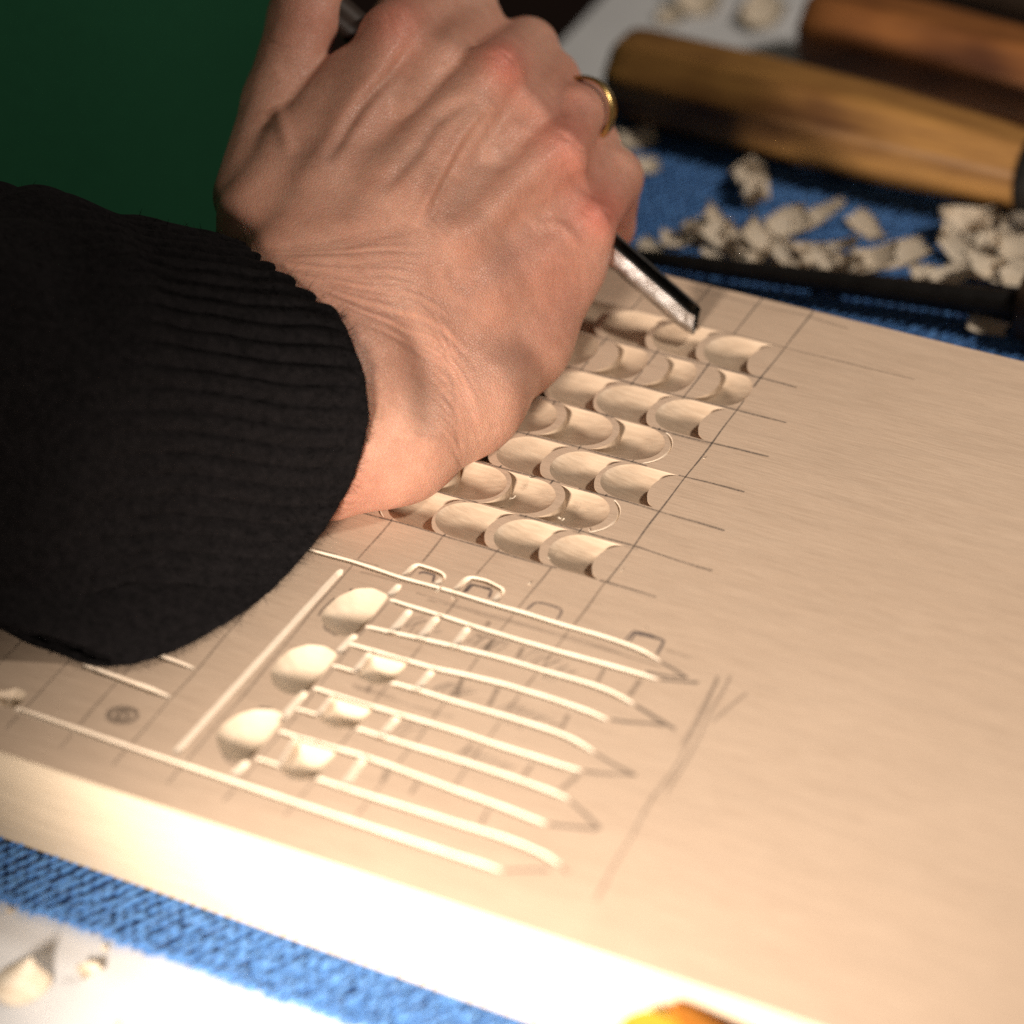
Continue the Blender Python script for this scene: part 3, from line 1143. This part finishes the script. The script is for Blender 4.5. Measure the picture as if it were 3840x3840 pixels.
cuffS, cl_ = closed_spline(cuff, NS)
endr = [H(-620, 570, 3.6), H(-560, 700, 4.8), H(-540, 900, 5.8), H(-520, 1150, 6.5), H(-500, 1400, 6.9), H(-500, 1650, 7.0), H(-500, 1850, 6.8), H(-510, 2020, 6.5),
        H(-540, 2150, 6.2), H(-580, 2230, 5.9), H(-620, 2270, 5.6), W(-680, 2270, .3)]
endr += [W(-740, 2100, .2), W(-760, 1850, .2), W(-780, 1600, .3), W(-780, 1300, .8), W(-760, 1000, 1.8), W(-700, 720, 3.2)]
endS, _ = closed_spline(np.array(endr), NS)
NRG = 90
Vv = []
ring_t = np.linspace(0, 1, NRG)
th = np.arange(NS) / NS
cen_c, cen_e = cuffS.mean(0), endS.mean(0)
nrib = 64
for t in ring_t:
    # the sleeve bellies out a little behind the cuff
    R_ = cuffS * (1 - t) + endS * t
    ctr = cen_c * (1 - t) + cen_e * t
    outv = R_ - ctr
    outv /= np.linalg.norm(outv, axis=1)[:, None]
    cuffw = np.clip(1 - (t - .36) / .2, 0, 1)
    belly = .12 * np.exp(-((t - .50) / .14) ** 2) - .10 * np.exp(-((t - .36) / .05) ** 2)
    rib = np.abs(np.sin(math.pi * nrib * th + .5 * np.sin(5 * math.pi * t + 9 * th))) ** .55 * .17
    fold = .12 * np.sin(2 * math.pi * (2.2 * t + 2.6 * th + .2)) * np.exp(-((t - .55) / .28) ** 2)
    fold += .07 * np.sin(2 * math.pi * (3.4 * t - 4.3 * th + .5)) * np.clip((t - .2) * 3, 0, 1)
    fold += .05 * np.sin(2 * math.pi * (1.1 * t + 3 * th)) * (1 - t)
    nz_ = np.array([mnoise.noise(Vector((R_[k][0] * 2.2, R_[k][1] * 2.2, R_[k][2] * 2.2))) for k in range(0, NS, 5)])
    nz_ = np.interp(np.arange(NS), np.arange(0, NS, 5), nz_)
    rib = rib * min(1, .10 + t * 8)
    off = belly + rib * (cuffw + .12 * (1 - cuffw)) + fold * (.15 + .85 * (1 - cuffw)) + .045 * nz_ - (.03 if t == 0 else 0)
    if t < .02:
        off = off - .05 * (1 - t / .02)
    Q = R_ + outv * off[:, None]
    Q[:, 2] = np.maximum(Q[:, 2], .03)
    Vv.append(Q)
# turned-in inner lip
axis_in = (cen_e - cen_c) / np.linalg.norm(cen_e - cen_c)
inner = []
for sh, sc in ((.02, .965), (.6, .94), (1.6, .93), (3.2, .92)):
    Q = cen_c + (cuffS - cen_c) * sc + axis_in * sh
    Q[:, 2] = np.maximum(Q[:, 2], .06)
    inner.append(Q)
rings = inner[::-1] + Vv
sv = np.concatenate(rings)
sleeve = mesh_obj('sweater_sleeve', sv, grid_faces(len(rings), NS, True), knit.mat, person)
tag(sleeve, 'black ribbed knit sleeve with wide cuff resting on the board')
# wool fuzz along the cuff and over the knit
fz = np.random.default_rng(5)
fv, ff = [], []
allr = np.array(Vv)
for k in range(5200):
    a = int(abs(fz.normal(0, 9))) if k < 2600 else fz.integers(0, NRG - 1)
    a = min(a, NRG - 2)
    b = fz.integers(0, NS)
    p = allr[a, b]
    ctr = cen_c * (1 - ring_t[a]) + cen_e * ring_t[a]
    o_ = p - ctr
    o_ /= np.linalg.norm(o_)
    d = o_ * .6 - axis_in * (.7 if a < 3 else 0) + fz.normal(0, .6, 3)
    d /= np.linalg.norm(d)
    L = fz.uniform(.05, .13)
    s_ = np.cross(d, fz.normal(0, 1, 3))
    s_ = s_ / np.linalg.norm(s_) * .006
    bend = fz.normal(0, .03, 3)
    q0 = len(fv)
    fv += [p - s_, p + s_, p + d * L * .55 + bend + s_ * .7, p + d * L * .55 + bend - s_ * .7, p + d * L + bend * 2.4]
    ff += [(q0, q0 + 1, q0 + 2, q0 + 3), (q0 + 3, q0 + 2, q0 + 4)]
o = mesh_obj('wool_fuzz', fv, ff, knit.mat, sleeve)
tag(o, kind='stuff')

# ------------------------------------------------------------------ apron
apm = NT('dark_green_cotton', .9, .15)
an = apm.noise(apm.mapped((1, 1, 1)), 700, 3, .6)
apm.color(apm.ramp(an, [(.3, (.011, .068, .031)), (.7, (.017, .100, .046))]))
apm.bump(an, .0003, .5)
Vv = []
NU, NW = 60, 40
for a in range(NU):
    f = a / (NU - 1)
    v = -16 + 40 * f
    for b in range(NW):
        g = b / (NW - 1)
        w = -16 + 36 * g
        u = -16.2 - 14 * max(0, f - .80) ** 2 * 25 - 2.0 * g ** 1.5 + .9 * math.sin(9 * f + 1.5 * g) + .35 * math.sin(23 * f - 3 * g)
        Vv.append((u, v, w))
n0 = len(Vv)
Vv += [(u - .12, v, w) for u, v, w in Vv]
F = grid_faces(NU, NW)
F += [tuple(i + n0 for i in f[::-1]) for f in F]
per = perimeter(NU, NW)
F += [(per[k], per[(k + 1) % len(per)], per[(k + 1) % len(per)] + n0, per[k] + n0) for k in range(len(per))]
o = mesh_obj('apron', Vv, F, apm.mat, person)
tag(o, 'dark green cotton apron front')

# ------------------------------------------------------------------ gouge held in the fist
steel = NT('polished_steel', .22, .5)
sn = steel.noise(steel.mapped((300, 300, 300)), 1.0, 4, .7)
steel.color(steel.ramp(sn, [(.3, (.52, .50, .49)), (.7, (.80, .78, .76))]))
steel.b.inputs['Metallic'].default_value = 1.0
steel.l(steel.ramp(steel.noise(steel.mapped((120, 120, 120)), 1.0, 5, .7), [(.35, (.16,) * 3), (.7, (.38,) * 3)]), steel.b.inputs['Roughness'])
steel.bump(sn, .00006, .5)
AX = np.array([-.815, 0, .58])
AX /= np.linalg.norm(AX)
gouge = empty('carving_gouge', TIP)
tag(gouge, 'steel gouge held in the fist with its edge cutting a scale', 'gouge')
upv = np.array([.58, 0, .815])
sdv = np.array([0, 1.0, 0])
GR_, GL_, GO_ = .245, .20, 255.0


def dirv(a):
    a = math.radians(a)
    return sdv * math.cos(a) + upv * math.sin(a)


sect = [(dirv(GO_ - 90) * GR_ + dirv(GO_ - 180) * GL_ * q, dirv(GO_ - 90), q) for q in (1, .66, .33)]
sect += [(dirv(GO_ - 90 + 180 * k / 14) * GR_, dirv(GO_ - 90 + 180 * k / 14), 0) for k in range(15)]
sect += [(dirv(GO_ + 90) * GR_ + dirv(GO_ - 180) * GL_ * q, dirv(GO_ + 90), q) for q in (.33, .66, 1)]
ts_ = [-.02, .03, .08, .15, .24, .36, .5, .8, 1.2, 1.8, 2.5, 3.1, 3.6, 4.0]
NA, NL = len(sect), len(ts_)
Vo, Vi = [], []
Tt = TIP + np.array([0, 0, -.05]) + upv * (GR_ * .93) + AX * .02
for t in ts_:
    bev = min(1, max(0, t) / .36)
    for off_, nr_, q in sect:
        back = (.10 * (1 - abs(np.dot(nr_, dirv(GO_)))) + .10 * q) * (1 - bev)
        P_ = Tt + AX * (t + back)
        rr = .055 * (1 - bev) ** 1.4
        Vo.append(P_ + off_ - nr_ * rr)
        Vi.append(P_ + off_ - nr_ * max(.075 * (.15 + .85 * bev), rr + .010))
n0 = len(Vo)
F = grid_faces(NL, NA)
F += [tuple(i + n0 for i in f[::-1]) for f in F]
per = perimeter(NL, NA)
F += [(per[k], per[(k + 1) % len(per)], per[(k + 1) % len(per)] + n0, per[k] + n0) for k in range(len(per))]
o = mesh_obj('blade', Vo + Vi, F, steel.mat, gouge)
o.data.materials.append(plain('steel_channel_shade', (.09, .086, .08), .38, .9))  # channel's shade and dark reflection painted into the inner faces' colour
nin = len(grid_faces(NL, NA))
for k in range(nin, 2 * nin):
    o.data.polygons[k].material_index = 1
bm = bmesh.new()
bm.from_mesh(o.data)
bmesh.ops.recalc_face_normals(bm, faces=bm.faces)
for ed in bm.edges:
    if len(ed.link_faces) == 2 and ed.calc_face_angle(0) > math.radians(40):
        ed.smooth = False
bm.to_mesh(o.data)
bm.free()
dkw = plain('dark_handle_wood', (.035, .022, .016), .45, 0, .5, .3, 120)
hv_, hf_ = lathe(TIP + AX * 3.4 + upv * .2, TIP + AX * 11.5 + upv * .2, [(0, .20), (.01, .25), (.12, .28), (.4, .30), (.7, .31), (.93, .30), (.985, .24), (1, .12)], 20)
mesh_obj('handle', hv_, hf_, dkw, gouge)

# ------------------------------------------------------------------ tools lying behind the board
def handle_wood(name, base, dark, band):
    t = NT(name, .55, .4)
    st = t.noise(t.mapped((18, 220, 220)), 1.0, 5, .7)
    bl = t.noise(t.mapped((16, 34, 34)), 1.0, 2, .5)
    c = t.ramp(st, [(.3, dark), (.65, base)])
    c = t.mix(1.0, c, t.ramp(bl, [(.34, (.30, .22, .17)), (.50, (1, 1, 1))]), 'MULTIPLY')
    t.color(c if band else t.ramp(st, [(.3, dark), (.65, base)]))
    t.bump(st, .0003, .4)
    return t.mat


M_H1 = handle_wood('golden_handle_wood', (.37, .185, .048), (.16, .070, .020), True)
M_H2 = handle_wood('amber_handle_wood', (.28, .105, .026), (.11, .038, .011), True)
M_H3 = handle_wood('walnut_handle_wood', (.06, .035, .02), (.03, .018, .012), False)
M_IRON = plain('dark_forged_iron', (.035, .032, .030), .5, .8, .5, .3, 200)


def lying_tool(P0, P1, r, mat, label, nside=8, ferrule=True, shaft=7.0):
    """octagonal handle from butt P0 to P1, then ferrule and shaft"""
    root = empty('carving_tool', (P0 + P1) / 2 - np.array([0, 0, r]))
    tag(root, label, 'tool', 'carving tools lying on the towel')
    prof = [(0, r * .55), (.008, r * .80), (.025, r * .95), (.06, r), (.35, r * 1.03), (.7, r * .97), (.92, r * .86), (1, r * .80)]
    v_, f_ = lathe(P0, P1, prof, nside)
    ob = mesh_obj('handle', v_, f_, mat, root, smooth=False)
    bv_ = ob.modifiers.new('b', 'BEVEL')
    bv_.width = .0016
    bv_.segments = 3
    d = (P1 - P0) / np.linalg.norm(P1 - P0)
    v_, f_ = lathe(P1 - d * .02, P1 + d * .9, [(0, r * .80), (.02, r * .84), (.9, r * .74), (1, r * .6)], 24)
    mesh_obj('ferrule', v_, f_, M_IRON, root)
    v_, f_ = lathe(P1 + d * .85, P1 + d * shaft, [(0, r * .5), (.1, r * .36), (.9, r * .30), (1, r * .22)], 16)
    mesh_obj('shaft', v_, f_, M_IRON, root)
    return root


r1 = 1.0
za = TOW + .03 + r1
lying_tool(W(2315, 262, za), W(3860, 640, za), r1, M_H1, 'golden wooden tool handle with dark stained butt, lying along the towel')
r2 = 1.02
zb = TOW + .03 + r2
lying_tool(W(3040, 92, zb), W(4300, 400, zb), r2, M_H2, 'amber brown tool handle beyond the golden stained one')
zc = TOW + .03 + .95
lying_tool(W(3380, -110, zc), W(4700, 230, zc), .95, M_H3, 'dark walnut tool handle beyond the amber brown one')
# thin dark tool along the board's back edge: shaft towards the hand
root = empty('carving_tool', W(3300, 1100, TOW))
tag(root, 'thin dark iron tool lying along the back edge of the board', 'tool', 'carving tools lying on the towel')
zs = TOW + .62
PA, PB = W(2330, 955, zs - .25), W(3830, 1150, zs)
v_, f_ = lathe(PA, PB, [(0, .05), (.015, .15), (.2, .19), (.6, .24), (.97, .30), (1, .30)], 20)
mesh_obj('shaft', v_, f_, M_IRON, root)
d = (PB - PA) / np.linalg.norm(PB - PA)
v_, f_ = lathe(PB - d * .05, PB + d * 1.1, [(0, .40), (.05, .62), (.9, .66), (1, .6)], 24)
mesh_obj('ferrule', v_, f_, M_H3, root)
v_, f_ = lathe(PB + d * 1.05, PB + d * 8, [(0, .6), (.1, .72), (.6, .8), (.95, .7), (1, .4)], 12)
mesh_obj('handle', v_, f_, M_H3, root)
# ------------------------------------------------------------------ wood shavings
shm = NT('basswood_shaving', .6, .3)
sf = shm.noise(shm.mapped((90, 500, 500)), 1.0, 3, .6)
shm.color(shm.ramp(sf, [(.3, (.70, .57, .42)), (.7, (.84, .73, .58))]))
shm.bump(sf, .00005, .5)
M_SH = shm.mat


def shaving(Pc, L, wd, turn, yaw, tilt, label, group, seed, thick=.022, cone_=0.0, lift=0.0):
    """a curled strip: length L, width wd, total curl 'turn' (radians)"""
    r = np.random.default_rng(seed)
    n, k = 16, 5
    rad = L / max(turn, .15)
    mid, Vv = [], []
    for a in range(n):
        f = a / (n - 1)
        an_ = turn * (f - .5)
        cx, cz = rad * math.sin(an_), rad * (1 - math.cos(an_))
        wv = wd * (.80 + .20 * math.sin(math.pi * min(1, .10 + .9 * f))) * (1 + .14 * math.sin(5 * f + seed) + r.normal(0, .012))
        for b in range(k):
            g = b / (k - 1) - .5
            rag = (r.normal(0, .07) * L) if a in (0, n - 1) else 0
            Vv.append(np.array([cx * (1 + cone_ * g) + rag, g * wv + .10 * wd * math.sin(4 * f + seed), cz * (1 + cone_ * g) + .12 * wd * (g * g) + .03 * wd * math.sin(4 * f + g * 2 + seed)]))
    Vv = np.array(Vv)
    nrm = []
    G_ = Vv.reshape(n, k, 3)
    du = np.gradient(G_, axis=0)
    dv = np.gradient(G_, axis=1)
    nr = np.cross(du, dv)
    nr /= np.linalg.norm(nr, axis=2)[..., None] + 1e-9
    Bk = (G_ - nr * thick).reshape(-1, 3)
    A_ = np.concatenate([Vv, Bk])
    Rm = np.array(Matrix.Rotation(yaw, 3, 'Z') @ Matrix.Rotation(tilt, 3, 'X') @ Matrix.Rotation(r.normal(0, .25), 3, 'Y'))
    A_ = A_ @ Rm.T
    A_[:, 2] -= A_[:, 2].min()
    A_ = A_ + np.array([Pc[0], Pc[1], Pc[2] + lift])
    F = grid_faces(n, k)
    n0 = n * k
    F += [tuple(i + n0 for i in f[::-1]) for f in F]
    per = perimeter(n, k)
    F += [(per[q], per[(q + 1) % len(per)], per[(q + 1) % len(per)] + n0, per[q] + n0) for q in range(len(per))]
    o = mesh_obj('wood_shaving', A_, F, M_SH)
    tag(o, label, 'shaving', group)
    return o


ZS = TOW + .05
GT = 'shavings lying on the blue towel'
LT = 'curled pale wood shaving on the blue towel between the tools'
# photo centre, length, width, curl, yaw, tilt
shl = [((2790, 690), .9, .50, 3.0, 1.2, .6), ((2845, 750), .9, .55, 3.8, .6, 1.1), ((2610, 880), .9, .35, 1.6, 1.3, .9), ((2660, 905), .9, .45, 1.2, .3, .3),
       ((2760, 930), 1.5, .70, 1.3, -.25, .5), ((2900, 960), 1.4, .60, 1.6, -.2, .4), ((2940, 880), .9, .55, 1.4, .8, .9), ((3065, 850), 1.0, .32, 1.2, 1.0, .7),
       ((3250, 860), .75, .45, .7, -.5, .35), ((3090, 945), 1.3, .24, 2.2, .7, .9), ((3130, 1010), 1.1, .45, 2.5, .2, .8), ((3250, 1010), 1.0, .50, 1.0, .4, .4),
       ((3340, 980), 1.2, .55, .9, .7, .5), ((3480, 1050), .6, .35, 1.5, .2, .6), ((3630, 880), 1.2, .65, 2.6, .5, .7), ((3720, 840), 1.2, .26, 1.5, 1.9, .8),
       ((3760, 900), 1.4, .38, 1.6, 1.5, 1.0), ((3830, 950), 1.2, .7, 1.2, .3, .5), ((3660, 1010), 1.6, .6, 1.3, -.6, .5), ((3730, 1070), 1.2, .5, 1.0, .2, .4),
       ((3800, 1040), 1.0, .5, 2.0, .9, .7), ((2700, 1000), .7, .35, 1.2, .1, .4), ((2540, 920), .6, .35, 1.8, .5, .8), ((3030, 1020), .8, .35, 1.8, 1.2, .6),
       ((2370, 545), .8, .45, 1.3, .7, .5), ((2425, 640), .5, .35, 1.4, .2, .5), ((3120, 1100), .5, .3, 1.0, 0, .2), ((3700, 1250), .7, .4, 1.0, .2, .4),
       ((2470, 960), .7, .3, 1.5, -.4, .7), ((2580, 950), .8, .4, 2.0, .9, .5), ((2830, 985), .9, .3, 2.4, .5, .9), ((2700, 860), .6, .28, 2.2, 1.6, .9),
       ((2980, 1010), .9, .4, 1.4, -.5, .6), ((3200, 960), .6, .3, 1.6, 1.4, .8), ((3560, 1060), .8, .4, 1.2, .6, .5), ((3780, 980), .9, .3, 2.8, 2.2, 1.0),
       ((3690, 930), .8, .35, 2.0, .1, .9), ((3600, 960), .7, .4, 1.6, 1.0, .7), ((3830, 860), .9, .4, 1.8, .8, .8), ((2395, 720), .5, .3, 1.8, .9, .6)]
shl = shl[:28] + shl[28::2]
for k, (q, L, wd, tn_, yw, tl) in enumerate(shl):
    x, y = q
    shape_ = ('tightly curled' if tn_ > 2.1 else 'nearly flat' if tn_ < 1.05 else 'half curled')
    size_ = 'narrow ' if wd < .36 else 'broad ' if wd > .52 else ''
    if x < 2480 and y < 800:
        wh = 'beside the curled little finger'
    elif x > 3540 and y < 1100:
        wh = 'in the heap at the iron ferrule'
    elif y < 800:
        wh = 'lying alone below the golden handle'
    elif y > 1070:
        wh = 'between the thin iron tool and the board'
    elif x > 3200:
        wh = 'between golden handle and thin iron tool'
    elif x > 2950:
        wh = 'in the middle of the row along the thin iron tool'
    else:
        wh = 'in the row by the tip of the thin iron tool'
    shaving(W(*q, ZS), L * 1.2, wd * .95, tn_ * 1.15, yw, tl * .85, f'{size_}{shape_} wood shaving {wh}', GT, 30 + k, thick=.012, lift=.03 * (k % 4))
GW = 'shavings lying on the white table'
shaving(W(2620, 30, WT + .01), .9, .8, 1.4, .4, .5, 'wood shaving on the white table nearest the dark brown handle', GW, 91)
shaving(W(2855, 70, WT + .01), 1.0, .85, 1.2, 1.2, .3, 'wood shaving on the white table between dark brown and amber handles', GW, 92)
shaving(W(2520, 75, WT + .01), .6, .5, 1.0, .2, .3, 'small flat wood shaving on the white table beside the golden handle butt', GW, 93)
cb = W(82, 3690, WT + .012)
Vv = []
NA_, NB_ = 30, 8
for lay in (0, 1):
    for a in range(NA_):
        an_ = math.radians(-215 + 250 * a / (NA_ - 1))
        for b in range(NB_):
            g = b / (NB_ - 1)
            rr = (.43 - .02 * lay) * (1 - g) ** 1.15 * (1 + .05 * math.sin(3 * an_)) + .012
            Vv.append(cb + np.array([rr * math.cos(an_) + .10 * g + .10 * g * g, rr * math.sin(an_) + .12 * g, .56 * g * (1 - .04 * lay) + (.03 * math.sin(2 * an_) + .03) * (1 - g) + .002]))
F = grid_faces(NA_, NB_)
n0 = NA_ * NB_
F += [tuple(i_ + n0 for i_ in f[::-1]) for f in F]
per = perimeter(NA_, NB_)
F += [(per[q], per[(q + 1) % len(per)], per[(q + 1) % len(per)] + n0, per[q] + n0) for q in range(len(per))]
tag(mesh_obj('wood_shaving', Vv, F, M_SH), 'large cone-shaped shaving on white table in front of towel edge', 'shaving', GW)
shaving(W(335, 3650, WT + .01), .38, .22, 2.4, 1.1, .8, 'tiny curled shaving beside the cone-shaped shaving', GW, 95)
for k, q in enumerate(((392, 3562), (40, 3420), (440, 3850), (470, 3540))):
    shaving(W(*q, WT + .01), .10, .07, .8, k, .3, 'crumb of wood on the white table in front of the towel', 'wood crumbs on the white table', 100 + k)

# crumbs and fibres left on the carved field
for k, (q, L) in enumerate((((2098, 1945), .06), ((2112, 1950), .05), ((1992, 1796), .12), ((1925, 1868), .10), ((1915, 1872), .06), ((1700, 2245), .05), ((1640, 2218), .08),
                            ((2060, 2095), .04), ((2330, 2140), .035), ((2210, 1990), .04), ((1985, 2190), .04), ((2420, 2360), .04), ((2640, 1720), .035), ((1180, 2795), .08))):
    shaving(W(*q, .004), L, L * .35, 1.2, k * 1.3, .4, 'tiny wood crumb left on the carved board', 'wood crumbs on the carved board', 140 + k, thick=.008)

# small yellow and orange box in front of the board
box = empty('small_box', W(2500, 3900, WT))
tag(box, 'small yellow and orange box standing in front of the board', 'box')


def slab(name, top, z1, z0, mat):
    t_ = [W(*q, z1) for q in top]
    n = len(t_)
    v_ = t_ + [np.array([p[0], p[1], z0]) for p in t_]
    F = [tuple(range(n)), tuple(range(2 * n - 1, n - 1, -1))] + [(a, n + a, n + (a + 1) % n, (a + 1) % n) for a in range(n)]
    ob = mesh_obj(name, v_, F, mat, box, smooth=False)
    bm = bmesh.new()
    bm.from_mesh(ob.data)
    bmesh.ops.recalc_face_normals(bm, faces=bm.faces)
    bmesh.ops.bevel(bm, geom=bm.edges[:], offset=.0008, segments=2, affect='EDGES')
    bm.to_mesh(ob.data)
    bm.free()


slab('lid', [(2500, 3735), (2590, 3766), (2705, 3838), (2790, 3900), (2740, 3990), (2560, 3850)], -.22, -1.0, plain('orange_card', (.36, .13, .015), .6, 0, .2))
slab('carton', [(2340, 3800), (2425, 3772), (2530, 3806), (2625, 3870), (2670, 3940), (2520, 4070), (2250, 3950)], -.40, WT + .002, plain('yellow_card', (.52, .34, .03), .6, 0, .2))
